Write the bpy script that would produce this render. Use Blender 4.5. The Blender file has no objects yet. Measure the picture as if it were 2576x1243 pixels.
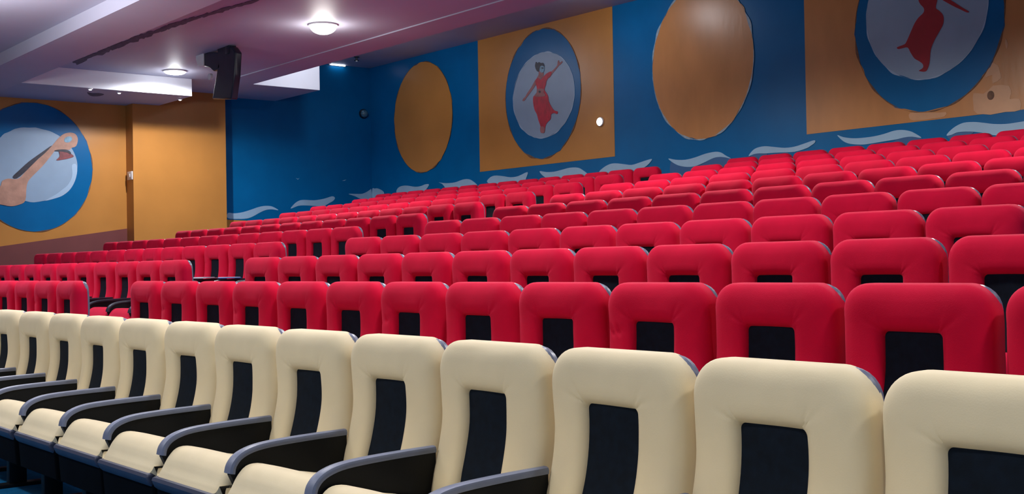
import bpy, bmesh, math, random
from mathutils import Vector, Matrix, noise
random.seed(7)
C = bpy.context.scene.collection
# ------------------------------------------------------------------ camera
F = 3000.0; PW, PH = 2576, 1243
EYE = 1.12
HEAD = math.radians(50.8907); PITCHA = math.radians(0.7436); ROLL = math.radians(1.0)
fw = Vector((-math.sin(HEAD)*math.cos(PITCHA), math.cos(HEAD)*math.cos(PITCHA), math.sin(PITCHA)))
rt0 = Vector((math.cos(HEAD), math.sin(HEAD), 0)); up0 = rt0.cross(fw)
cr, sr = math.cos(ROLL), math.sin(ROLL)
rt = cr*rt0 - sr*up0; up = sr*rt0 + cr*up0
cam = bpy.data.cameras.new('camera'); co = bpy.data.objects.new('camera', cam); C.objects.link(co)
cam.sensor_fit = 'HORIZONTAL'; cam.sensor_width = 36; cam.lens = 36*F/PW
cam.clip_start = .05; cam.clip_end = 200
co.matrix_world = Matrix(((rt.x, up.x, -fw.x, 0), (rt.y, up.y, -fw.y, 0), (rt.z, up.z, -fw.z, EYE), (0, 0, 0, 1)))
bpy.context.scene.camera = co
def ray(x, y): return fw*F + rt*(x-PW/2) - up*(y-PH/2)
def onY(x, y, Y): d = ray(x, y); p = d*(Y/d.y); return Vector((p.x, p.y, p.z+EYE))
def onX(x, y, X): d = ray(x, y); p = d*(X/d.x); return Vector((p.x, p.y, p.z+EYE))
def onZ(x, y, Z): d = ray(x, y); p = d*((Z-EYE)/d.z); return Vector((p.x, p.y, p.z+EYE))
def px(P):
    p = Vector(P) - Vector((0, 0, EYE)); return PW/2 + F*p.dot(rt)/p.dot(fw), PH/2 - F*p.dot(up)/p.dot(fw)

# ------------------------------------------------------------------ materials
def lin(c): return tuple(((v/255)/12.92 if v/255 <= .04045 else ((v/255+.055)/1.055)**2.4) for v in c)
MAT = {}
def mat(name, col, rough=.6, spec=.5, var=.08, scale=6., bump=0., bscale=200., sheen=0., metal=0., emit=None, es=0., coat=0., stretch=None, detail=4, tint=None):
    m = bpy.data.materials.new(name); m.use_nodes = True; nt = m.node_tree; b = nt.nodes['Principled BSDF']
    b.inputs['Roughness'].default_value = rough; b.inputs['Specular IOR Level'].default_value = spec
    b.inputs['Metallic'].default_value = metal
    if sheen:
        b.inputs['Sheen Weight'].default_value = sheen; b.inputs['Sheen Roughness'].default_value = .45
        if tint: b.inputs['Sheen Tint'].default_value = (*lin(tint), 1)
    if coat: b.inputs['Coat Weight'].default_value = coat; b.inputs['Coat Roughness'].default_value = .15
    tc = nt.nodes.new('ShaderNodeTexCoord'); mp = nt.nodes.new('ShaderNodeMapping')
    nt.links.new(tc.outputs['Object'], mp.inputs[0])
    if stretch: mp.inputs['Scale'].default_value = stretch
    n = nt.nodes.new('ShaderNodeTexNoise'); n.inputs['Scale'].default_value = scale; n.inputs['Detail'].default_value = detail
    nt.links.new(mp.outputs[0], n.inputs[0])
    r = nt.nodes.new('ShaderNodeValToRGB'); c = lin(col)
    r.color_ramp.elements[0].position = .3; r.color_ramp.elements[1].position = .7
    r.color_ramp.elements[0].color = (*[v*(1-var) for v in c], 1); r.color_ramp.elements[1].color = (*[min(1, v*(1+var)) for v in c], 1)
    nt.links.new(n.outputs[0], r.inputs[0]); nt.links.new(r.outputs[0], b.inputs['Base Color'])
    if bump:
        n2 = nt.nodes.new('ShaderNodeTexNoise'); n2.inputs['Scale'].default_value = bscale; n2.inputs['Detail'].default_value = 3
        nt.links.new(mp.outputs[0], n2.inputs[0])
        bp = nt.nodes.new('ShaderNodeBump'); bp.inputs['Strength'].default_value = bump; bp.inputs['Distance'].default_value = .01
        nt.links.new(n2.outputs[0], bp.inputs['Height']); nt.links.new(bp.outputs[0], b.inputs['Normal'])
    if emit: b.inputs['Emission Color'].default_value = (*lin(emit), 1); b.inputs['Emission Strength'].default_value = es
    MAT[name] = m; return m
mat('red_fabric', (202, 0, 50), .85, .2, .07, 5, .08, 300, sheen=.2, tint=(255, 130, 165))
mat('cream_fabric', (220, 205, 168), .7, .3, .04, 5, .05, 260, sheen=.06)
mat('mesh_panel', (7, 18, 30), .8, .15, .3, 30, .1, 500)
mat('shell_plastic', (100, 106, 128), .4, .5, .06, 8, .03, 300)
mat('black_plastic', (3, 7, 13), .5, .25, .2, 12, .05, 200)
mat('arm_grey', (104, 112, 132), .42, .5, .08, 14, .05, 200)
mat('arm_black', (30, 38, 50), .3, .6, .1, 14, .03, 200)
mat('pan_plastic', (2, 4, 8), .8, .05, .15, 12, .05, 200)
mat('lit_lip_plastic', (52, 58, 78), .5, .4, .1, 12, .05, 200)  # black pan's rim, the light it catches put into a greyer colour
mat('carpet', (10, 92, 140), .95, .1, .15, 20, .3, 150)
mat('blue_paint', (0, 98, 154), .33, .16, .07, 2.0, .12, 6, detail=6)
mat('orange_paint', (188, 128, 62), .33, .3, .07, 1.5, .12, 6, detail=6)
mat('orange_streaked', (192, 130, 74), .33, .35, .09, 1.6, .15, 6, stretch=(2.2, 1, .8), detail=6)
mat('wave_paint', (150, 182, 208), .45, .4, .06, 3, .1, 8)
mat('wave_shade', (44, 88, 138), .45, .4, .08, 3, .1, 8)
mat('disc_paint', (140, 164, 188), .45, .4, .07, 2, .12, 8, detail=6)
mat('crescent_paint', (158, 184, 208), .45, .4, .05, 3, .1, 8)
mat('dancer_red', (188, 16, 50), .5, .4, .25, 9, .1, 20, stretch=(3, 1, 1))
mat('dancer_red_flat', (156, 10, 36), .5, .4, .1, 5, .1, 20)
mat('skin_paint', (158, 96, 98), .5, .4, .2, 12, .1, 20)
mat('arm_paint', (178, 134, 114), .5, .4, .2, 7, .2, 30, detail=8)
mat('dark_paint', (44, 44, 58), .5, .4, .3, 15)
mat('mask_paint', (120, 160, 184), .5, .4, .2, 15)
mat('eye_paint', (126, 54, 60), .4, .4, .3, 20)
mat('chalk_edge', (150, 168, 180), .6, .3, .2, 20)
mat('plaster_patch', (200, 148, 106), .42, .45, .1, 3, .15, 9)
mat('umber_edge', (110, 78, 60), .6, .3, .3, 20)
mat('dado_paint', (112, 56, 54), .6, .4, .06, 3)
mat('ceiling_paint', (180, 180, 198), .55, .4, .03, 1.2, .08, 5)
mat('beam_paint', (190, 186, 202), .55, .4, .03, 1.2, .08, 5)
mat('white_paint', (228, 232, 240), .5, .4, .02, 2)
mat('mould', (98, 98, 112), .8, .2, .25, 18, .4, 40)
mat('lamp_glow', (255, 250, 240), .4, .4, 0, 1, emit=(255, 248, 236), es=14)
mat('tube_glow', (255, 255, 255), .4, .4, 0, 1, emit=(240, 246, 255), es=9)
mat('white_plastic', (226, 226, 226), .4, .5, .03)
mat('navy_metal', (16, 26, 42), .35, .5, .2, 8)
mat('dark_glass', (70, 110, 130), .06, .8, .3, 30)
mat('paper', (205, 214, 225), .7, .3, .05)
mat('paper_blue', (40, 90, 180), .7, .3, .1)

# ------------------------------------------------------------------ object helpers
def mesh_obj(name, verts, faces, m, parent=None, smooth=True, mats=None, fm=None):
    me = bpy.data.meshes.new(name); me.from_pydata([tuple(v) for v in verts], [], faces); me.update()
    bm = bmesh.new(); bm.from_mesh(me); bmesh.ops.remove_doubles(bm, verts=bm.verts, dist=1e-6)
    bmesh.ops.recalc_face_normals(bm, faces=bm.faces); bm.to_mesh(me); bm.free()
    me.materials.append(MAT[m])
    if smooth:
        me.polygons.foreach_set('use_smooth', [True]*len(me.polygons))
        try: me.set_sharp_from_angle(angle=math.radians(40))
        except Exception: pass
    o = bpy.data.objects.new(name, me); C.objects.link(o)
    if parent: o.parent = parent
    return o
def empty(name, loc=(0, 0, 0), rz=0):
    o = bpy.data.objects.new(name, None); C.objects.link(o); o.location = loc; o.rotation_euler = (0, 0, rz)
    o.empty_display_size = .1; return o
def tag(o, label=None, cat=None, group=None, kind=None):
    if label: o['label'] = label
    if cat: o['category'] = cat
    if group: o['group'] = group
    if kind: o['kind'] = kind
    return o
class MB:
    def __init__(s): s.v = []; s.f = []
    def add(s, v, f):
        n = len(s.v); s.v += [tuple(p) for p in v]; s.f += [tuple(i+n for i in q) for q in f]; return s
    def box(s, a, b, bev=0):
        x0, y0, z0 = a; x1, y1, z1 = b
        if bev:
            bm = bmesh.new(); bmesh.ops.create_cube(bm, size=1)
            for v in bm.verts: v.co = Vector(((x0+x1)/2+v.co.x*(x1-x0), (y0+y1)/2+v.co.y*(y1-y0), (z0+z1)/2+v.co.z*(z1-z0)))
            bmesh.ops.bevel(bm, geom=bm.edges[:], offset=bev, segments=2, affect='EDGES', profile=.5)
            bm.verts.index_update(); s.add([v.co.copy() for v in bm.verts], [[v.index for v in f.verts] for f in bm.faces]); bm.free(); return s
        return s.add([(x0,y0,z0),(x1,y0,z0),(x1,y1,z0),(x0,y1,z0),(x0,y0,z1),(x1,y0,z1),(x1,y1,z1),(x0,y1,z1)],
                     [(0,3,2,1),(4,5,6,7),(0,1,5,4),(1,2,6,5),(2,3,7,6),(3,0,4,7)])
    def lathe(s, prof, c=(0, 0, 0), n=32, axis='Z'):
        v = []; f = []
        for r, h in prof:
            for k in range(n):
                a = 2*math.pi*k/n; x, y = r*math.cos(a), r*math.sin(a)
                p = (x, y, h) if axis == 'Z' else ((x, -h, y) if axis == 'Y' else (h, x, y))
                v.append((c[0]+p[0], c[1]+p[1], c[2]+p[2]))
        for i in range(len(prof)-1):
            for k in range(n): f.append((i*n+k, i*n+(k+1) % n, (i+1)*n+(k+1) % n, (i+1)*n+k))
        return s.add(v, f)
    def build(s, name, m, parent=None, smooth=True): return mesh_obj(name, s.v, s.f, m, parent, smooth)

# ------------------------------------------------------------------ seat geometry (local: x across, -y towards the stage, z up from its floor)
TOP = .873; T = .10
def bend(s):
    q = max(0, min(1, s/.42)); y = .012*math.sin(q*math.pi)
    k = max(0, min(1, (s-.24)/.36)); return y - .05*k*k*(3-2*k)
def rrect(hw, zt, zb, rtop, rbot, ne=9, nc=7, nv=22):
    pts = []
    def arc(cx, cz, r, a0, a1):
        for i in range(nc): a = math.radians(a0+(a1-a0)*i/(nc-1)); pts.append((cx+r*math.cos(a), cz+r*math.sin(a)))
    def edge(p, q, n):
        for i in range(1, n): t = i/n; pts.append((p[0]+(q[0]-p[0])*t, p[1]+(q[1]-p[1])*t))
    arc(hw-rtop, zt-rtop, rtop, 0, 90); edge((hw-rtop, zt), (-hw+rtop, zt), ne)
    arc(-hw+rtop, zt-rtop, rtop, 90, 180); edge((-hw, zt-rtop), (-hw, zb+rbot), nv)
    arc(-hw+rbot, zb+rbot, rbot, 180, 270); edge((-hw+rbot, zb), (hw-rbot, zb), ne)
    arc(hw-rbot, zb+rbot, rbot, 270, 360); edge((hw, zb+rbot), (hw, zt-rtop), nv)
    return pts
HW = .261
def pad_mesh(name, m, seed, parent, crease=0, pw=.102):
    O = rrect(HW, 0, -.60, .095, .03, 9, 12, 24); I = rrect(pw, -.153, -.54, .016, .02, 9, 12, 24)
    dep = .04; E1 = .15; E2 = .06
    prof = [('a', 0, 0), ('a', 0, .03)]
    for q in (0, .004, .012, .025, .045, .08, .13, .2, .3, .42): prof.append(('a', q*E1/.42*.36, None))
    for q in (.0, .1, .2, .3, .4, .5, .6, .7, .8, .9): prof.append(('m', q, None))
    for q in (.05, .035, .024, .015, .008, .004, .0012, 0, 0): prof.append(('i', q, None))
    v = []; f = []; N = len(O); rnd = random.Random(seed)
    corners = [((-pw, -.148), [rnd.uniform(1.7, 2.1), rnd.uniform(2.3, 2.8)]), ((pw, -.148), [rnd.uniform(.35, .8), rnd.uniform(1.0, 1.45)])]
    amp = [[rnd.uniform(.004, .009) for _ in range(2)] for _ in range(2)]
    last = len(prof)-1
    for pi, (kind, d, h) in enumerate(prof):
        for (ox, oz), (ix, iz) in zip(O, I):
            L = math.hypot(ix-ox, iz-oz)
            if kind == 'a': dd = d
            elif kind == 'i': dd = L - d
            else: dd = E1*.36 + (L-.05-E1*.36)*d
            s = dd/L; x = ox+(ix-ox)*s; z = oz+(iz-oz)*s
            if h is None:
                a = min(1, dd/E1); h1 = .035 + (T-.035)*(1-(1-a)**3.4)**(1/2.3)
                b = min(1, max(0, (L-dd)/E2)); h2 = dep*(1-(1-(1-b)**3)**.5)
                if pi == last: h2 = dep+.02
                y = T - h1 + h2
            else: y = T - h
            if dd > .02:
                for ((cx, cz), angs), A in zip(corners, amp):
                    rr = math.hypot(x-cx, z-cz); an = math.atan2(z-cz, x-cx)
                    for a0, A0 in zip(angs, A):
                        y += A0*math.exp(-((an-a0)/.16)**2)*math.exp(-rr/.04)*min(1, rr/.012)
                y += .004*noise.noise(Vector((x*6, z*6, seed*3.1)))
                if crease: y += .008*math.exp(-((z+.17-.1*x)/.007)**2)*(1 if x < -.12 else 0)*min(1, (-.12-x)/.05)
            x += .004*noise.noise(Vector((x*3, z*8, seed*3.1+9)))
            v.append((x, y+bend(-z), TOP+z))
    for i in range(len(prof)-1):
        for k in range(N): f.append((i*N+k, i*N+(k+1) % N, (i+1)*N+(k+1) % N, (i+1)*N+k))
    return mesh_obj(name, v, f, m, parent)
def panel_mesh(parent, pw=.102):
    v = []; f = []; nx, nz = 8, 18
    for j in range(nz+1):
        z = -.144 - (.546-.144)*j/nz
        for i in range(nx+1):
            x = (pw+.006)*(2*i/nx-1); v.append((x, .030 - .004*(1-(x/pw)**2) + bend(-z), TOP+z))
    for j in range(nz):
        for i in range(nx): a = j*(nx+1)+i; f.append((a, a+1, a+nx+2, a+nx+1))
    return mesh_obj('mesh_panel', v, f, 'mesh_panel', parent)
def shell_mesh(parent):
    R = [(rrect(.245, -.012, -.60, .07, .03), T-.03), (rrect(.256, -.003, -.60, .072, .03), T-.004), (rrect(.252, -.008, -.595, .07, .03), T+.014),
         (rrect(.22, -.03, -.57, .04, .02), T+.028), (rrect(.12, -.15, -.45, .02, .02), T+.038), (rrect(.02, -.28, -.32, .01, .01), T+.039)]
    v = []; f = []; N = len(R[0][0])
    for pts, y in R: v += [(x, y+bend(-z), TOP+z) for x, z in pts]
    for i in range(len(R)-1):
        for k in range(N): f.append((i*N+k, i*N+(k+1) % N, (i+1)*N+(k+1) % N, (i+1)*N+k))
    return mesh_obj('back_shell', v, f, 'shell_plastic', parent)
def sweep_profile(prof, W, e, steps=6, crown=0.):
    """closed YZ profile, extruded over x in [-W, W] with rounded ends of radius e"""
    n = len(prof); nor = []
    ar = sum(prof[i][0]*prof[(i+1) % n][1]-prof[(i+1) % n][0]*prof[i][1] for i in range(n)); sg = 1 if ar > 0 else -1
    for i in range(n):
        a, b = prof[i-1], prof[(i+1) % n]; t = Vector((b[0]-a[0], b[1]-a[1])).normalized(); nor.append(Vector((-t.y, t.x))*sg)
    st = [(-W, e)]
    for k in range(steps+1): A = math.radians(90*k/steps); st.append((-W+e*(1-math.cos(A)), e*(1-math.sin(A))))
    mid = [(-W*.5, 0), (0, 0), (W*.5, 0)]; st = st[1:] + mid + [(-x, d) for x, d in reversed(st[1:])]
    v = []; f = []
    for x, d in st:
        for (y, z), nn in zip(prof, nor):
            c = crown*(1-(x/W)**2) if z > (max(p[1] for p in prof)+min(p[1] for p in prof))/2 else 0
            v.append((x, y+nn.x*d, z+nn.y*d+c))
    for i in range(len(st)-1):
        for k in range(n): f.append((i*n+k, i*n+(k+1) % n, (i+1)*n+(k+1) % n, (i+1)*n+k))
    f.append(tuple(range(n))); f.append(tuple(range((len(st)-1)*n, len(st)*n)))
    return v, f
def catmull(pts, sub=4, closed=True):
    n = len(pts); out = []
    for i in range(n if closed else n-1):
        p = [Vector(pts[(i+k-1) % n]) if closed else Vector(pts[max(0, min(n-1, i+k-1))]) for k in range(4)]
        for j in range(sub):
            t = j/sub; out.append(.5*((2*p[1])+(p[2]-p[0])*t+(2*p[0]-5*p[1]+4*p[2]-p[3])*t*t+(3*p[1]-p[0]-3*p[2]+p[3])*t**3))
    if not closed: out.append(Vector(pts[-1]))
    return out
CUSH = [(-.06, .345), (-.06, .375), (-.08, .39), (-.15, .40), (-.24, .418), (-.31, .442), (-.365, .457), (-.405, .452), (-.435, .425), (-.458, .388), (-.473, .362), (-.462, .350), (-.30, .345)]
def cushion(m, parent):
    p = [(q.x, q.y) for q in catmull(CUSH, 3)]; v, f = sweep_profile(p, .252, .032, crown=.006)
    return mesh_obj('seat_cushion', v, f, m, parent)
def pan(parent):
    p = [(-.06, .342), (-.30, .345), (-.470, .350), (-.472, .32), (-.462, .19), (-.43, .172), (-.20, .17), (-.07, .20)]
    v, f = sweep_profile(p, .256, .012, steps=3); o = mesh_obj('seat_pan', v, f, 'pan_plastic', parent)
    v, f = sweep_profile([(-.44, .352), (-.470, .358), (-.488, .354), (-.494, .342), (-.484, .318), (-.470, .306), (-.455, .31)], .252, .012, steps=3)
    mesh_obj('pan_lip', v, f, 'lit_lip_plastic', o); return o
ARMC = [(.0, .526), (-.12, .524), (-.24, .520), (-.33, .514), (-.385, .503), (-.425, .484), (-.448, .457), (-.455, .43)]
def armrest(x, parent, top='arm_grey'):
    c = catmull(ARMC, 3, False)
    side = [(p.x+.004 if i > 12 else p.x, p.y-.006) for i, p in enumerate(c)]
    prof = side + [(-.452, .425), (-.440, .40), (-.42, .36), (-.40, .33), (-.06, .33), (0, .36)]
    n = len(prof); v = [(x-.013, y, z) for y, z in prof]+[(x+.013, y, z) for y, z in prof]
    f = [tuple(range(n)), tuple(range(n, 2*n))]+[(i, (i+1) % n, n+(i+1) % n, n+i) for i in range(n)]
    a = mesh_obj('armrest', v, f, 'black_plastic', parent)
    # top cap: rounded strip swept along the curve
    v = []; f = []; sec = [(-.022, -.014), (-.024, -.004), (-.020, .004), (-.008, .007), (.008, .007), (.020, .004), (.024, -.004), (.022, -.014)]
    m = len(sec)
    for i, p in enumerate(c):
        t = (c[min(i+1, len(c)-1)]-c[max(i-1, 0)]).normalized(); nn = Vector((t.y, -t.x))
        if nn.y < 0 and i < 10: nn = -nn
        if i >= 10 and nn.x > 0: nn = -nn
        wf = .72+.42*i/(len(c)-1)
        for sx, sh in sec: v.append((x+sx*wf, p.x+nn.x*sh, p.y+nn.y*sh))
    for i in range(len(c)-1):
        for k in range(m): f.append((i*m+k, i*m+(k+1) % m, (i+1)*m+(k+1) % m, (i+1)*m+k))
    f.append(tuple(range(m))); f.append(tuple(range((len(c)-1)*m, len(c)*m)))
    cap = mesh_obj('armrest_top', v, f, top, a)
    return a
def leg(x, parent):
    b = MB().box((x-.026, -.36, .018), (x+.026, -.27, .335), .006).box((x-.034, -.42, 0), (x+.034, -.10, .02), .004)
    return b.build('leg', 'black_plastic', parent)
SP = .5525
def make_seat(kind, seed, crease=0):
    r = empty('cinema_seat')
    fab = 'cream_fabric' if kind == 'cream' else 'red_fabric'
    pd = pad_mesh('backrest', fab, seed, r, crease, .1)
    pn = panel_mesh(r)
    sh = shell_mesh(r)
    cu = cushion(fab, r); pa = pan(r)
    ar = armrest(-SP/2+.03, r, 'arm_grey' if kind == 'cream' else 'arm_black')
    lg = leg(-SP/2+.036, r)
    cu.location.x = .012; pa.location.x = .010
    return r
def seat_copy(src, loc, rz=0, extra=False, legs=True):
    r = src.copy(); C.objects.link(r); r.location = loc; r.rotation_euler = (0, 0, rz)
    for ch in src.children:
        if not legs and ch.name.split('.')[0] in ('leg',): continue
        c = ch.copy(); C.objects.link(c); c.parent = r
        for g in ch.children: d = g.copy(); C.objects.link(d); d.parent = c
        if extra and ch.name.split('.')[0] in ('armrest', 'leg'):
            c = ch.copy(); C.objects.link(c); c.parent = r; c.location.x = SP-.054
            for g in ch.children: d = g.copy(); C.objects.link(d); d.parent = c
    return r
protos = {'cream': [make_seat('cream', s) for s in (1, 2, 3)], 'red': [make_seat('red', s, s == 12) for s in (11, 12, 13, 14)]}

D0 = 2.23; RP = .459*D0; RISE = .1605
def rowY(r): return D0 + r*RP
def floorZ(r): return r*RISE
ORD = ['zero', 'first', 'second', 'third', 'fourth', 'fifth', 'sixth', 'seventh', 'eighth', 'ninth', 'tenth', 'eleventh', 'twelfth', 'thirteenth', 'fourteenth', 'fifteenth', 'sixteenth']
RS = {1: -8.34, 2: -8.59, 3: -8.775, 4: -9.055, 5: -9.35, 6: -9.65, 7: -9.96, 8: -10.18, 9: -10.43, 10: -10.70}   # block right of the aisle starts
LE = {1: -9.275, 2: -9.635, 3: -9.87, 4: -10.16, 5: -10.51, 6: -10.83, 7: -11.12, 8: -11.37, 9: -11.67, 10: -11.93}  # block left of the aisle ends
LN = {1: 4, 2: 11, 3: 13, 4: 13, 5: 12, 6: 12, 7: 12, 8: 13, 9: 13, 10: 14}
def LX(r, j): return LE[r]*(rowY(r)+.08)/rowY(r) - HW - (SP if r < 4 else .541)*j
used = set(); cnt = 0
def place(kind, X, r, label, group, extra=False, legs=True):
    global cnt
    rnd = random.Random(int(X*1000)+r*77)
    pi = rnd.randrange(len(protos[kind])); src = protos[kind][pi]
    loc = (X, rowY(r)+rnd.uniform(-.006, .006), floorZ(r)); rz = rnd.uniform(-.012, .012)
    o = seat_copy(src, loc, rz, extra, legs)
    tag(o, label, 'seat', group); cnt += 1; return o
# cream front row, counted from the right edge of the picture
k = 0
for i in range(-1, 13):
    X = -2.037*1.0135 - .012 - SP*i + HW
    if px((X+.27, D0, floorZ(0)+TOP))[0] < -4 or px((X-.27, D0, floorZ(0)+TOP))[0] > PW: continue
    k += 1
    if k == 1: lb = 'cream front-row seat cut off by the right edge of the picture'
    else: lb = f'cream front-row seat, {ORD[k]} one counted from the right edge of the picture'
    place('cream', X, 0, lb, 'cream seats in the front row')
for r in range(1, 11):
    row = f'{ORD[r]} red row from the front' if r < 10 else 'last red row by the mural wall'
    k = 0
    while True:
        X = RS[r]*(rowY(r)+.03)/rowY(r) - .012 + SP*k + HW
        x0 = px((X-.27, rowY(r), floorZ(r)+TOP))[0]
        if x0 > PW+2: break
        k += 1
        place('red', X, r, f'red seat, {ORD[k] if k<17 else "last"} to the right of the aisle, {row}', 'red seats right of the aisle', legs=True)
    for j in range(LN[r]):
        X = LX(r, j)
        if px((X+.27, rowY(r), floorZ(r)+TOP))[0] < 2: continue
        place('red', X, r, f'red seat, {ORD[j+1]} to the left of the aisle, {row}', 'red seats left of the aisle', extra=(j == 0), legs=True)
for lst in protos.values():
    for p in lst:
        for c in list(p.children):
            for g in list(c.children): bpy.data.objects.remove(g)
            bpy.data.objects.remove(c)
        bpy.data.objects.remove(p)

# ------------------------------------------------------------------ room shell
XL = -21.24; YB = 13.5; XR = 3.0; YF = -4.5
ZS = EYE+2.98; ZC = EYE+3.28; ZU = EYE+4.13; ZF = EYE+3.16
def struct(o): o['kind'] = 'structure'; return o
# stepped floor
v = []; prof = [(YF, 0)]
for r in range(1, 11):
    yb = rowY(r) - .60; prof += [(yb, floorZ(r-1)), (yb, floorZ(r))]
prof += [(YB, floorZ(10))]
n = len(prof)
v = [(XL, y, z) for y, z in prof]+[(XR, y, z) for y, z in prof]; f = [(i, i+1, n+i+1, n+i) for i in range(n-1)]
struct(mesh_obj('floor', v, f, 'carpet', smooth=False))
wb = struct(MB().box((XL-.2, YB, -.2), (XR+.2, YB+.2, ZU+.2)).build('wall_back', 'blue_paint', smooth=False))
wl = struct(MB().box((XL-.2, YF, -.2), (XL, YB, ZU+.2)).build('wall_left', 'orange_paint', smooth=False))
struct(MB().box((XR, YF, -.2), (XR+.2, YB, ZU+.2)).build('wall_right', 'blue_paint', smooth=False))
struct(MB().box((XL-.2, YF-.2, -.2), (XR+.2, YF, ZU+.2)).build('wall_front', 'orange_paint', smooth=False))
# ceilings
cb = MB()
YA, YBk = 9.30, 9.86
cb.box((XL, 5.89, ZC), (XR, YA, ZC+.15)).box((XL, YA, ZC), (-19.5, 11.28, ZC+.15)).box((XL, YBk, ZC+.15), (-19.5, 11.28, ZU+.1))
ce = struct(cb.build('ceiling', 'ceiling_paint', smooth=False))
MB().box((-19.5, YBk, ZC+.002), (-19.488, 11.28, ZU)).build('lit_fascia', 'white_paint', ce, smooth=False)
struct(MB().box((XL, YBk-.1, ZU), (XR, YB, ZU+.2)).build('ceiling', 'ceiling_paint', smooth=False))
struct(MB().box((-19.5, YA, ZC-.016), (XR, YBk, ZC+.9)).build('trim_1', 'ceiling_paint', smooth=False))
struct(MB().box((XL, YF, ZF), (XR, 5.15, ZF+.3)).build('ceiling', 'beam_paint', smooth=False))
struct(MB().box((XL, 5.15, ZS), (XR, 5.89, ZF+.3)).build('trim_2', 'beam_paint', smooth=False))
sof = struct(MB().box((XL, 5.89, ZS), (-19.5, 8.75, ZC)).build('trim_3', 'ceiling_paint', smooth=False))
MB().box((-19.5, 5.89, ZS+.003), (-19.488, 8.75, ZC-.002)).build('lit_fascia', 'white_paint', sof, smooth=False)
# pier on the left wall
p0 = onX(318, 450, XL); PY0 = p0.y; PX1 = XL+.33; pe = onX(570, 500, PX1)
pier = struct(MB().box((XL, PY0, 0), (PX1, pe.y, ZC)).build('trim_4', 'orange_paint', smooth=False))

# painted shapes -------------------------------------------------
def flat(name, pts, m, parent, off, wall, rough=0., seed=0):
    """polygon in wall coordinates (a,b): a = x (back) or y (left)"""
    P = []
    n = len(pts)
    for i in range(n):
        a, b = pts[i]
        if rough:
            a += rough*noise.noise(Vector((a*6, b*6, seed))); b += rough*noise.noise(Vector((a*6+9, b*6, seed+5)))
        P.append((a, b))
    if wall == 'back': front = [(a, YB-off, b) for a, b in P]; back = [(a, YB-off+.0035, b) for a, b in P]
    elif wall == 'left': front = [(XL+off, a, b) for a, b in P]; back = [(XL+off-.0035, a, b) for a, b in P]
    else: front = [(a, b, wall-off) for a, b in P]; back = [(a, b, wall-off+.0035) for a, b in P]
    v = front+back; f = [tuple(range(n)), tuple(range(n, 2*n))]+[(i, (i+1) % n, n+(i+1) % n, n+i) for i in range(n)]
    me = bpy.data.meshes.new(name); me.from_pydata(v, [], f)
    bm = bmesh.new(); bm.from_mesh(me); bmesh.ops.recalc_face_normals(bm, faces=bm.faces); bmesh.ops.triangulate(bm, faces=[q for q in bm.faces if len(q.verts) > 4]); bm.to_mesh(me); bm.free()
    me.materials.append(MAT[m]); o = bpy.data.objects.new(name, me); C.objects.link(o); o.parent = parent; return o
def ell(c, hw, hh, n=96): return [(c[0]+hw*math.cos(2*math.pi*i/n), c[1]+hh*math.sin(2*math.pi*i/n)) for i in range(n)]
def tr(pts, wall, smooth=3):
    q = [onY(x, y, YB) if wall == 'back' else onX(x, y, XL) for x, y in pts]
    q = [(p.x, p.z) if wall == 'back' else (p.y, p.z) for p in q]
    return [(p.x, p.y) for p in catmull(q, smooth)] if smooth else q
def zz(o, sx, sy, k): return [(o[0]+x/k, o[1]+y/k) for x, y in zip(sx, sy)]
def ring(name, c, hw, hh, w, m, parent, off, wall, seed, a0=0, a1=360, n=140):
    out = []; inn = []
    for i in range(n+1):
        a = math.radians(a0+(a1-a0)*i/n); ww = w*max(.05, .35+1.6*noise.noise(Vector((a*4, seed, 1))))
        out.append((c[0]+(hw+ww*.6)*math.cos(a), c[1]+(hh+ww*.6)*math.sin(a))); inn.append((c[0]+(hw-ww*.4)*math.cos(a), c[1]+(hh-ww*.4)*math.sin(a)))
    return flat(name, out+inn[::-1], m, parent, off, wall)
ZB = onY(1212, 432, YB).z
def bx(x, y): p = onY(x, y, YB); return p.x
pan1 = flat('painted_panel', [(bx(1205, 270), ZB), (bx(1545, 270), ZB), (bx(1545, 270), ZU), (bx(1205, 270), ZU)], 'orange_paint', wb, .004, 'back')
pan2 = flat('painted_panel', [(bx(2027, 200), ZB), (bx(2027, 200)+3.57, ZB), (bx(2027, 200)+3.57, ZU), (bx(2027, 200), ZU)], 'orange_streaked', wb, .004, 'back')
pan1['label'] = 'orange painted panel around the dancer medallion nearer the far corner'; pan2['label'] = 'orange painted panel with patched plaster, cut by the right edge'
zc = EYE+2.90
ov1 = flat('painted_oval', ell((-19.33, zc), 1.0, 1.09), 'orange_paint', wb, .008, 'back', .03, 1)
ov2 = flat('painted_oval', ell((-12.03, zc+.06), 1.005, 1.165), 'orange_streaked', wb, .008, 'back', .03, 2)
ov1['label'] = 'smooth orange oval nearest the far corner'; ov2['label'] = 'streaked orange oval between the two orange panels'
ring('brush_edge', (-19.33, zc), 1.0, 1.09, .022, 'umber_edge', ov1, .010, 'back', 3); ring('brush_edge', (-12.03, zc+.06), 1.005, 1.165, .04, 'chalk_edge', ov2, .010, 'back', 4)
m1 = flat('painted_medallion', ell((-15.70, EYE+2.925), 1.005, 1.128), 'blue_paint', pan1, .008, 'back', .03, 3)
m2 = flat('painted_medallion', ell((-8.28, EYE+2.95), 1.04, 1.15), 'blue_paint', pan2, .008, 'back', .03, 5)
ring('brush_edge', (-15.70, EYE+2.925), 1.005, 1.128, .03, 'umber_edge', m1, .010, 'back', 6); ring('brush_edge', (-8.28, EYE+2.95), 1.04, 1.15, .03, 'umber_edge', m2, .010, 'back', 7)
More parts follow.
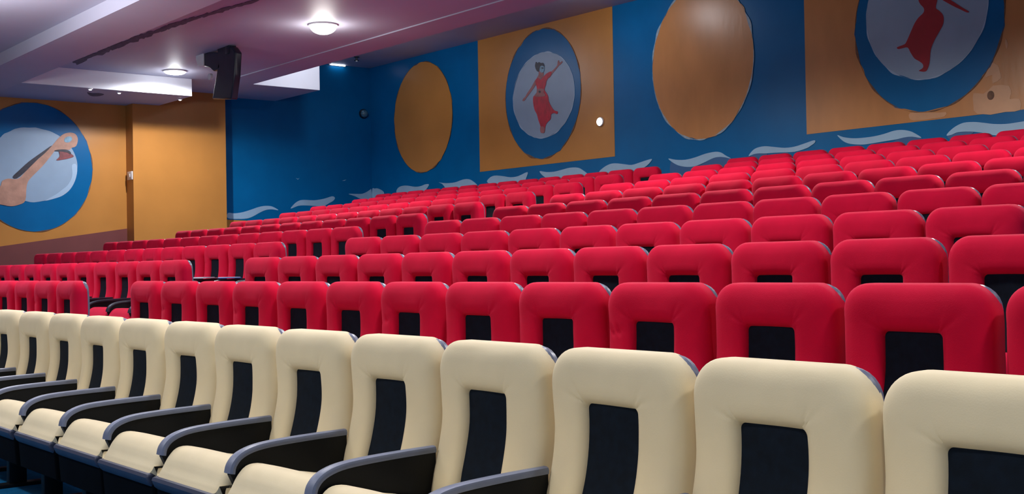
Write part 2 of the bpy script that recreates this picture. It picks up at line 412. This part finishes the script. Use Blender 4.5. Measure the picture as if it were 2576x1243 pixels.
def inner(l, r, t, b, y):
    a = onY(l, y, YB); c = onY(r, y, YB); x = (l+r)/2; T1 = onY(x, t, YB).z; B1 = onY(x, b, YB).z
    return ((a.x+c.x)/2, (T1+B1)/2), (c.x-a.x)/2, (T1-B1)/2
c1, w1, h1 = inner(1292, 1447, 132, 347, 240)
d1 = flat('painted_disc', ell(c1, w1, h1), 'disc_paint', m1, .012, 'back', .02, 8); ring('brush_edge', c1, w1, h1, .02, 'crescent_paint', m1, .014, 'back', 8)
b2 = onY(2330, 199, YB).z; xa = bx(2181, 60); xb = bx(2489, 60); w2 = (xb-xa)/2
c2 = ((xa+xb)/2, b2+w2*1.03)
d2 = flat('painted_disc', ell(c2, w2, w2*1.03), 'disc_paint', m2, .012, 'back', .02, 9); ring('brush_edge', c2, w2, w2*1.03, .02, 'crescent_paint', m2, .014, 'back', 10)
# dancer one
def zp(pts, ox, oy, k): return [(ox+x/k, oy+y/k) for x, y in pts]
def dp(name, pts, m, parent, off, sm=3): return flat(name, tr(zp(pts, 1250, 50, 3.36), 'back', sm), m, parent, off, 'back')
dn = empty('painted_dancer'); dn.parent = wb; dn['label'] = 'painted dancer in a red dress, one arm raised, in the nearer-to-corner medallion'
dp('arm', [(330,510),(345,500),(350,520),(325,565),(300,600),(270,640),(252,664),(238,684),(222,685),(228,667),(245,650),(262,620),(290,580),(310,545)], 'skin_paint', dn, .0165)
dp('arm', [(440,480),(465,440),(490,415),(515,385),(520,352),(530,342),(536,362),(555,350),(560,358),(545,377),(530,387),(505,420),(475,455),(450,490)], 'skin_paint', dn, .0165)
dp('neck', [(362,425),(393,428),(400,470),(375,500),(345,492),(358,465)], 'skin_paint', dn, .0165)
dp('dress', [(332,515),(350,490),(375,505),(400,480),(430,452),(465,437),(462,468),(440,495),(425,520),(420,550),(408,590),(425,620),(440,650),(445,690),(470,740),(495,768),(520,775),(515,797),(490,788),(465,800),(460,840),(430,870),(415,905),(408,950),(378,948),(375,900),(358,850),(345,800),(325,760),(313,700),(315,650),(340,622),(345,580),(335,540)], 'dancer_red', dn, .019)
dp('foot', [(376,905),(408,908),(409,950),(395,958),(376,950)], 'skin_paint', dn, .0215)
dp('waist', [(350,585),(405,585),(402,612),(420,640),(380,650),(325,645),(343,615)], 'skin_paint', dn, .0215)
dp('navel', [(362,602),(376,602),(376,616),(364,616)], 'dark_paint', dn, .024)
dp('hair', [(330,385),(338,356),(352,366),(362,358),(380,366),(398,366),(408,395),(392,388),(375,392),(368,420),(360,440),(345,432),(334,410)], 'dark_paint', dn, .0215)
dp('mask', [(378,392),(398,390),(407,405),(406,430),(395,446),(378,444),(368,428),(370,405)], 'mask_paint', dn, .0215)
dp('eye', [(384,405),(398,404),(403,410),(392,414)], 'dark_paint', dn, .024)
# dancer two
def dq(name, pts, m, parent, off, sm=3): return flat(name, tr(zp(pts, 2140, 0, 4.009), 'back', sm), m, parent, off, 'back')
dn2 = empty('painted_dancer'); dn2.parent = wb; dn2['label'] = 'flat red painted dancer figure cut off by the top of the picture'
dq('dress', [(700,-190),(690,-80),(690,0),(710,45),(745,85),(740,130),(690,180),(650,240),(610,330),(565,430),(540,452),(475,478),(485,496),(520,490),(580,480),(610,530),(650,590),(700,620),(735,650),(735,685),(698,712),(705,720),(765,720),(795,660),(805,600),(815,500),(850,410),(900,320),(940,240),(940,160),(900,110),(865,80),(880,0),(890,-100),(900,-190),(800,-210)], 'dancer_red_flat', dn2, .0165)
dq('arm', [(860,-120),(900,-60),(960,-25),(1020,5),(1090,50),(1150,88),(1200,118),(1180,128),(1120,100),(1040,62),(950,12),(880,-30),(850,-60)], 'dancer_red_flat', dn2, .019)
dq('head', [(770,-300),(800,-325),(835,-300),(840,-255),(820,-205),(785,-205),(765,-250)], 'dark_paint', dn2, .019)
# plaster repairs and streaks on panel two
for i, pts in enumerate([[(2490,160),(2510,165),(2516,178),(2518,195),(2500,210),(2497,190),(2480,196),(2484,175)], [(2500,216),(2540,215),(2545,235),(2540,250),(2565,250),(2568,275),(2530,284),(2460,286),(2450,262),(2450,235),(2475,235)],
                         [(2530,100),(2536,112),(2533,125),(2528,112)], [(2290,286),(2310,284),(2345,283),(2380,282),(2375,292),(2350,298),(2300,303),(2288,297)]]):
    flat('plaster_patch', tr(pts, 'back', 2), 'plaster_patch', pan2, .0065, 'back', .02, i)
q = onY(2493, 240, YB); flat('stain', ell((q.x, q.z), .045, .055, 16), 'umber_edge', pan2, .009, 'back')
# waves
WV = [('back', [(2107,340),(2122,345),(2145,348),(2170,347),(2200,343),(2225,337),(2250,329),(2270,327),(2290,330),(2305,337),(2319,347),(2295,344),(2275,346),(2255,351),(2230,355),(2200,360),(2170,364),(2140,362),(2122,355)]),
 ('back', [(2382,341),(2390,330),(2405,318),(2425,309),(2450,307),(2475,309),(2500,312),(2530,312),(2560,308),(2590,302),(2640,284),(2620,306),(2580,335),(2540,342),(2500,340),(2470,334),(2440,331),(2410,333),(2395,339)]),
 ('back', [(1884,393),(1893,380),(1905,372),(1925,368),(1950,370),(1975,372),(2000,369),(2025,361),(2049,353),(2051,359),(2040,367),(2030,373),(2000,382),(1960,384),(1925,386),(1910,386),(1897,388)]),
 ('back', [(1682,399),(1700,402),(1725,402),(1750,396),(1775,387),(1800,382),(1815,384),(1826,391),(1840,399),(1825,396),(1810,395),(1795,398),(1770,410),(1750,418),(1730,420),(1710,417),(1695,410)]),
 ('back', [(1508,433),(1520,421),(1535,413),(1550,411),(1570,413),(1590,415),(1610,409),(1625,404),(1641,400),(1636,409),(1625,419),(1600,432),(1560,438),(1520,440)]),
 ('back', [(1358,431),(1375,433),(1395,432),(1415,427),(1435,422),(1455,422),(1468,429),(1478,440),(1450,452),(1400,454),(1372,446)]),
 ('back', [(1228,460),(1232,448),(1245,442),(1265,443),(1285,446),(1305,443),(1328,433),(1324,449),(1315,462),(1270,468)]),
 ('back', [(1104,459),(1112,460),(1125,461),(1145,459),(1165,452),(1180,451),(1192,457),(1202,468),(1190,478),(1130,478),(1118,468),(1112,462)]),
 ('back', [(998,484),(1002,473),(1012,468),(1025,467),(1045,470),(1060,468),(1070,464),(1080,464),(1074,475),(1060,486),(1010,492)]),
 ('back', [(937.5,475.5),(943,474.5),(950,474),(958,477),(964,481),(967,487),(962,494),(950,500),(938,503)]),
 ('left', [(876,488),(893,488),(905,488),(913,487),(922,483),(930,478),(933.5,476.8),(934,500),(915,502),(905,500),(893,494)]),
 ('left', [(731,525),(740,513),(752,505),(765,503),(790,504),(815,500),(835,494),(842,498),(838,505),(828,511),(812,520),(800,519),(770,517),(750,518)]),
 ('left', [(573,536),(590,537),(610,534),(630,528),(650,521),(668,518),(685,520),(700,529),(685,527),(670,528),(655,534),(635,545),(620,550),(600,551),(573,549)])]
# painted blue field on the left wall
zlow = onX(573, 552, XL).z
bl = flat('painted_field', [(pe.y+.003, zlow), (onX(640, 556, XL).y, zlow-.02), (YB, zlow+.1), (YB, ZU), (11.285, ZU), (11.285, ZC), (pe.y+.003, ZC)], 'blue_paint', wl, .004, 'left')
bl['label'] = 'blue painted field between the pier and the far corner'
for i, (w, pts) in enumerate(WV):
    o = flat('painted_wave', tr(pts, w, 3), 'wave_paint', wb if w == 'back' else wl, .009, w, .0, i)
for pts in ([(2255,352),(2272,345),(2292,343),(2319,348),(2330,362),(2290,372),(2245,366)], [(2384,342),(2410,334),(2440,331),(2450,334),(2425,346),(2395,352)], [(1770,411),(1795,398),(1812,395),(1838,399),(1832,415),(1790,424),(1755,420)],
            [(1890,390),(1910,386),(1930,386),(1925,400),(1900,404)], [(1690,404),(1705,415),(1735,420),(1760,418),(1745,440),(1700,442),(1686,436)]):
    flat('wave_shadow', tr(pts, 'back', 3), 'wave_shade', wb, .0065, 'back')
# little painted birds
for w, pts in (('left', [(744,448),(749,450),(753,448),(749,452)]), ('left', [(860,455),(866,453),(871,452),(866,455)])):
    flat('painted_bird', tr(pts, w, 0), 'wave_paint', wl, .009, w)
# left-wall mural
lm = flat('painted_medallion', ell((6.62, EYE+1.80), 1.01, 1.12), 'blue_paint', wl, .008, 'left', .02, 4)
lm['label'] = 'blue medallion with a long-necked figure on the left wall'
ring('brush_edge', (6.62, EYE+1.80), 1.01, 1.12, .02, 'umber_edge', lm, .010, 'left', 14)
ld = flat('painted_disc', ell((6.60, EYE+1.84), .76, .645), 'disc_paint', lm, .012, 'left', .02, 5)
def lp(name, pts, m, off, sm=3, par=None): return flat(name, tr(zp(pts, 0, 300, 4.144), 'left', sm), m, par or lf, off, 'left')
lf = empty('painted_figure'); lf.parent = wl; lf['label'] = 'painted flesh-coloured long neck ending in a ring, with a red eye'
lp('crescent', [(580,785),(640,740),(700,690),(740,620),(750,560),(745,480),(790,470),(802,540),(780,640),(730,730),(660,790),(590,820),(470,850)], 'crescent_paint', .0155)
lp('shadow_stroke', [(128,602),(200,530),(300,440),(440,340),(530,278),(535,300),(400,410),(280,530),(175,618)], 'dark_paint', .0155)
lp('neck', [(-120,760),(-60,690),(0,700),(20,645),(80,620),(150,625),(200,612),(260,550),(380,430),(470,350),(545,270),(600,205),(660,155),(730,140),(785,158),(808,210),(790,280),(740,300),(720,320),(650,315),(575,326),(530,380),(440,490),(340,590),(290,650),(272,720),(260,850),(200,890),(110,908),(0,890),(-100,900)], 'arm_paint', .019)
lp('ring_hole', [(665,225),(675,195),(710,180),(742,188),(745,215),(720,240),(685,243)], 'mask_paint', .0225)
lp('eye', [(585,428),(620,385),(612,330),(660,328),(705,335),(740,362),(765,390),(715,408),(660,420)], 'eye_paint', .0225)
lp('eyelid', [(560,330),(600,318),(660,318),(710,328),(735,350),(730,368),(700,350),(650,340),(600,335)], 'dark_paint', .026)
# dado on the left wall, following the rake
a = onX(0, 620, XL); b = onX(318, 575, XL); sl = (b.z-a.z)/(b.y-a.y)
flat('painted_dado', [(YF, 0.0), (PY0, 0.0), (PY0, b.z), (a.y-3, a.z-3*sl), (YF, .0001+max(0, a.z-sl*(a.y-YF)))], 'dado_paint', wl, .0045, 'left')['label'] = 'maroon dado rising with the seating'

# ceiling damage
def cz(pts, Z, sm=2): return [(p.x, p.y) for p in catmull([(onZ(x, y, Z).x, onZ(x, y, Z).y) for x, y in pts], sm)]
rnd = random.Random(5)
for i in range(26):
    t = i/25; x = 200+t*440; y = 152-t*(152-2)-2*math.sin(t*math.pi)*4
    w = rnd.uniform(12, 24); hh = rnd.uniform(4, 8.5)*(1.1-.5*t)
    pts = []
    for k in range(10):
        an = 2*math.pi*k/10; rr = rnd.uniform(.6, 1.2); pts.append((x+w*rr*math.cos(an), y+hh*rr*math.sin(an)-w*rr*math.cos(an)*.33))
    flat('peeling_patch', cz(pts, ZC, 1), 'mould', ce, .004+.0008*(i % 3), ZC)
flat('peeling_patch', cz([(219,232),(232,234),(248,234),(262,237),(252,241),(238,242),(226,240)], ZS), 'mould', sof, .004, ZS)

# ------------------------------------------------------------------ fixtures
def lamp(kind, name, loc, energy, size=.2, col=(1, .97, .93), rot=None, sy=None):
    L = bpy.data.lights.new(name, kind); L.energy = energy; L.color = col
    if kind == 'AREA':
        L.size = size
        if sy: L.shape = 'RECTANGLE'; L.size_y = sy
    else: L.shadow_soft_size = size
    o = bpy.data.objects.new(name, L); C.objects.link(o); o.location = loc
    if rot: o.rotation_euler = rot
    return o
def dome(loc, label, r=.17, h=.12, name='ceiling_lamp'):
    e = empty(name, loc)
    MB().lathe([(0, 0), (r+.02, 0), (r+.02, -.02), (r, -.025), (0, -.025)], n=32).build('round_base', 'white_plastic', e)
    MB().lathe([(r, -.024)]+[(r*math.cos(math.radians(a)), -.024-h*math.sin(math.radians(a))) for a in range(10, 91, 10)], n=32).build('glow_dome', 'lamp_glow', e)
    tag(e, label, 'lamp'); return e
q1 = onZ(813, 62, ZC); dome((q1.x, q1.y, ZC), 'glowing round ceiling lamp in the middle of the mauve ceiling', .18, .11)
q2 = onZ(440, 178, ZC); dome((q2.x, q2.y, ZC), 'glowing ceiling lamp beside the left soffit, above the white fascia', .17, .04)
# tube lamp on the left wall high up in the recess
ta = onX(833, 158, XL+.05); tb = onX(868, 163, XL+.05)
e = empty('tube_lamp', (XL+.03, (ta.y+tb.y)/2, (ta.z+tb.z)/2-.02)); L2 = abs(tb.y-ta.y)/2
MB().box((-.03, -L2-.03, -.02), (.0, L2+.03, .03), .004).build('tube_housing', 'white_plastic', e)
MB().lathe([(0, -L2), (.02, -L2+.005), (.02, L2-.005), (0, L2)], c=(.02, 0, 0), n=16, axis='Y').build('tube', 'tube_glow', e)
tag(e, 'thin bright tube lamp under the rear ceiling left of the far corner', 'lamp')
# glowing disc added as the bright reflected glint on panel one
q = onY(1505, 306, YB-.06); e = empty('glint_disc', (q.x, YB-.004, q.z))
MB().lathe([(0, 0), (.075, 0), (.075, .02), (.065, .028), (0, .028)], n=32, axis='Y').build('round_base', 'white_plastic', e)
MB().lathe([(.064, .026)]+[(.064*math.cos(math.radians(a)), .026+.03*math.sin(math.radians(a))) for a in range(15, 91, 15)], n=32, axis='Y').build('glow_dome', 'tube_glow', e)
tag(e, 'small round glowing disc, added as a glint, right of the dancer medallion', 'lamp')
# security dome by the far corner
q = onX(921, 285, XL+.12); e = empty('dome_camera', (XL, q.y, q.z))
MB().lathe([(0, 0), (.10, 0), (.10, .03), (.085, .05), (0, .05)], n=32, axis='X').build('camera_base', 'navy_metal', e)
MB().lathe([(.082*math.cos(math.radians(a)), .045+.075*math.sin(math.radians(a))) for a in range(0, 91, 10)], n=32, axis='X').build('camera_bubble', 'dark_glass', e)
tag(e, 'small glass dome camera high on the blue wall beside the far corner', 'camera')
# sprinkler on rear ceiling
q = onZ(897, 143, ZU); e = empty('ceiling_sprinkler', (q.x, q.y, ZU+.012))
MB().lathe([(0, 0), (.06, 0), (.055, -.02), (.02, -.03), (.018, -.07), (.05, -.08), (.05, -.09), (0, -.09)], n=20).build('sprinkler_head', 'navy_metal', e)
MB().lathe([(0, -.085), (.02, -.088), (.022, -.105), (0, -.115)], n=16).build('sprinkler_tip', 'white_plastic', e)
tag(e, 'tiny dark sprinkler on the rear ceiling near the far corner', 'sprinkler')
# switch on the pier
q = onY(327, 442, PY0-.01); e = empty('wall_switch', (q.x, PY0, q.z))
MB().box((-.11, -.02, -.075), (.11, 0, .075), .006).build('switch_plate', 'white_plastic', e)
MB().box((-.03, -.028, -.03), (.03, -.018, .03), .004).build('switch_rocker', 'white_plastic', e)
tag(e, 'small white switch on the dark side of the orange pier', 'switch')
# three mini spots under the soffit edge
for i, (x, y, w) in enumerate([(227, 224, 'leftmost of three on the soffit edge'), (300, 233, 'middle of three on the soffit edge'), (453, 250, 'nearest the soffit end')]):
    q = onZ(x, y, ZS-.01); e = empty('mini_spotlight', (q.x, q.y, ZS))
    MB().lathe([(0, 0), (.045, 0), (.045, -.012), (.03, -.02), (0, -.02)], n=20).build('spot_rim', 'white_plastic', e)
    MB().lathe([(0, -.019), (.026, -.019), (.02, -.028), (0, -.032)], n=20).build('spot_lens', 'tube_glow', e)
    tag(e, f'tiny bright spotlight, {w}', 'lamp', 'tiny spotlights under the left soffit')
# hanging loudspeaker with its bracket
q = onZ(580, 116, ZC); SY = q.y; e = empty('hanging_loudspeaker', (q.x, SY, ZC))
def sp(x, y): p = onY(x, y, SY); return p.x-q.x, p.z-ZC
def prism(name, pts, y0, y1, m, par, bev=.015):
    n = len(pts); v = [(x, y0, z) for x, z in pts]+[(x, y1, z) for x, z in pts]
    f = [tuple(range(n)), tuple(range(n, 2*n))]+[(i, (i+1) % n, n+(i+1) % n, n+i) for i in range(n)]
    o = mesh_obj(name, v, f, m, par)
    bm = bmesh.new(); bm.from_mesh(o.data); bmesh.ops.bevel(bm, geom=bm.edges[:], offset=bev, segments=2, affect='EDGES', profile=.5); bm.to_mesh(o.data); bm.free(); return o
prism('speaker_body', [sp(*p) for p in [(553,118),(566,113),(590,118),(600,132),(597,190),(589,250),(541,250),(552,185),(556,160)]], -.05, .06, 'navy_metal', e, .02)
prism('bracket', [sp(*p) for p in [(520,132),(556,132),(560,172),(545,180),(534,171),(521,168)]], -.05, .05, 'navy_metal', e, .012)
prism('mount_plate', [sp(*p) for p in [(503,118),(514,128),(521,134),(521,167),(508,167),(503,150)]], -.07, .07, 'white_plastic', e, .006)
MB().box((-.06, -.06, -.12), (.06, .06, 0), .005).build('ceiling_bracket', 'navy_metal', e)
MB().lathe([(0, -.02), (.05, -.02), (.05, .02), (0, .02)], c=(sp(545, 195)[0], -.1, sp(545, 195)[1]), n=20, axis='Y').build('knob', 'white_plastic', e)
tag(e, 'dark navy loudspeaker hanging on a bracket from the mauve ceiling', 'loudspeaker')
# leaflets resting on armrests of the third red row
za = floorZ(3)+.535
for i, (x, y, rz, m, lb) in enumerate([(520, 703, .5, 'paper', 'white folded leaflet lying on an armrest left of the aisle'), (600, 708, -.3, 'paper_blue', 'blue and white leaflet on an armrest nearer the aisle')]):
    Xa = min((LX(3, j_)+(.03-SP/2) for j_ in range(13)), key=lambda a_: abs(px((a_, rowY(3)-.22, za))[0]-x))
    e = empty('leaflet', (Xa, rowY(3)-.22, za), rz)
    MB().box((-.09, -.10, 0), (.09, .10, .006), .001).build('cover', m, e)
    MB().box((-.085, -.095, .006), (.05, .095, .012), .001).build('inner_page', 'paper', e)
    tag(e, lb, 'leaflet')

# ------------------------------------------------------------------ light
def spot(name, loc, target, energy, cone=160, col=(1, .97, .93), r=.1):
    o = lamp('SPOT', name, loc, energy, r, col); o.data.spot_size = math.radians(cone); o.data.spot_blend = .35
    o.rotation_euler = (Vector(target)-Vector(loc)).to_track_quat('-Z', 'Y').to_euler(); return o
lamp('POINT', 'ceiling_lamp_glow', (q1.x, q1.y, ZC-.24), 18, .12)
spot('ceiling_lamp_light', (q1.x, q1.y, ZC-.16), (q1.x, q1.y+.3, 0), 360, 165)
lamp('POINT', 'ceiling_lamp_glow', (q2.x, q2.y, ZC-.14), 9, .08, (.90, .94, 1))
bl_ = spot('ceiling_lamp_light', (q2.x, q2.y, ZC-.10), (q2.x-.25, q2.y, 0), 400, 172, (.97, .97, 1), .05); bl_.data.spot_blend = .5
for x, y, en in ((-9.0, 8.2, 460), (-4.0, 8.2, 400), (0.5, 8.2, 240)):
    spot('ceiling_lamp_light', (x, y, ZC-.16), (x, y+.3, 0), en, 165)
for x in (-11.5, -7.5, -3.5, 1):
    for y in (-1.0, 3.0):
        spot('front_lamp_light', (x, y, ZF-.1), (x+.2, y+.2, 0), 250, 118, (1, .98, .96), .18)
        lamp('POINT', 'front_ceiling_fill', (x, y, ZF-.6), 7, .15)  # added unseen points that lift the ceiling, no fixtures of their own
lamp('AREA', 'front_fill_light', (-2.6, YF+.1, 2.4), 90, 7, (.93, .96, 1), (math.radians(90), 0, 0), 3.2)  # added fill from the front wall, no screen there
lamp('AREA', 'ceiling_fill_light', (-13.2, 2.4, ZF-1.0), 320, 1.6, (.95, .97, 1), (math.radians(180), 0, 0))  # added unseen area light, faces up to brighten the ceiling
lamp('AREA', 'ceiling_fill_light', (-5.0, 4.2, ZF-1.0), 150, 1.6, (.95, .97, 1), (math.radians(180), 0, 0))  # second added upward fill, further right
lamp('POINT', 'unseen_rear_light', (-18.2, 10.8, EYE+3.9), 50, .12, (.92, .95, 1))
lamp('POINT', 'unseen_rear_light', (-13.2, 11.9, EYE+4.03), 36.0, .10, (.92, .95, 1))  # added without a fixture, for the highlight on the streaked oval
w = bpy.data.worlds.new('world'); bpy.context.scene.world = w; w.use_nodes = True
w.node_tree.nodes['Background'].inputs[0].default_value = (.6, .6, .7, 1); w.node_tree.nodes['Background'].inputs[1].default_value = .05
vs = bpy.context.scene.view_settings
vs.view_transform = 'Standard'; vs.look = 'None'; vs.exposure = 0.0; vs.gamma = 1; vs.use_curve_mapping = False
print('SEATS', cnt)
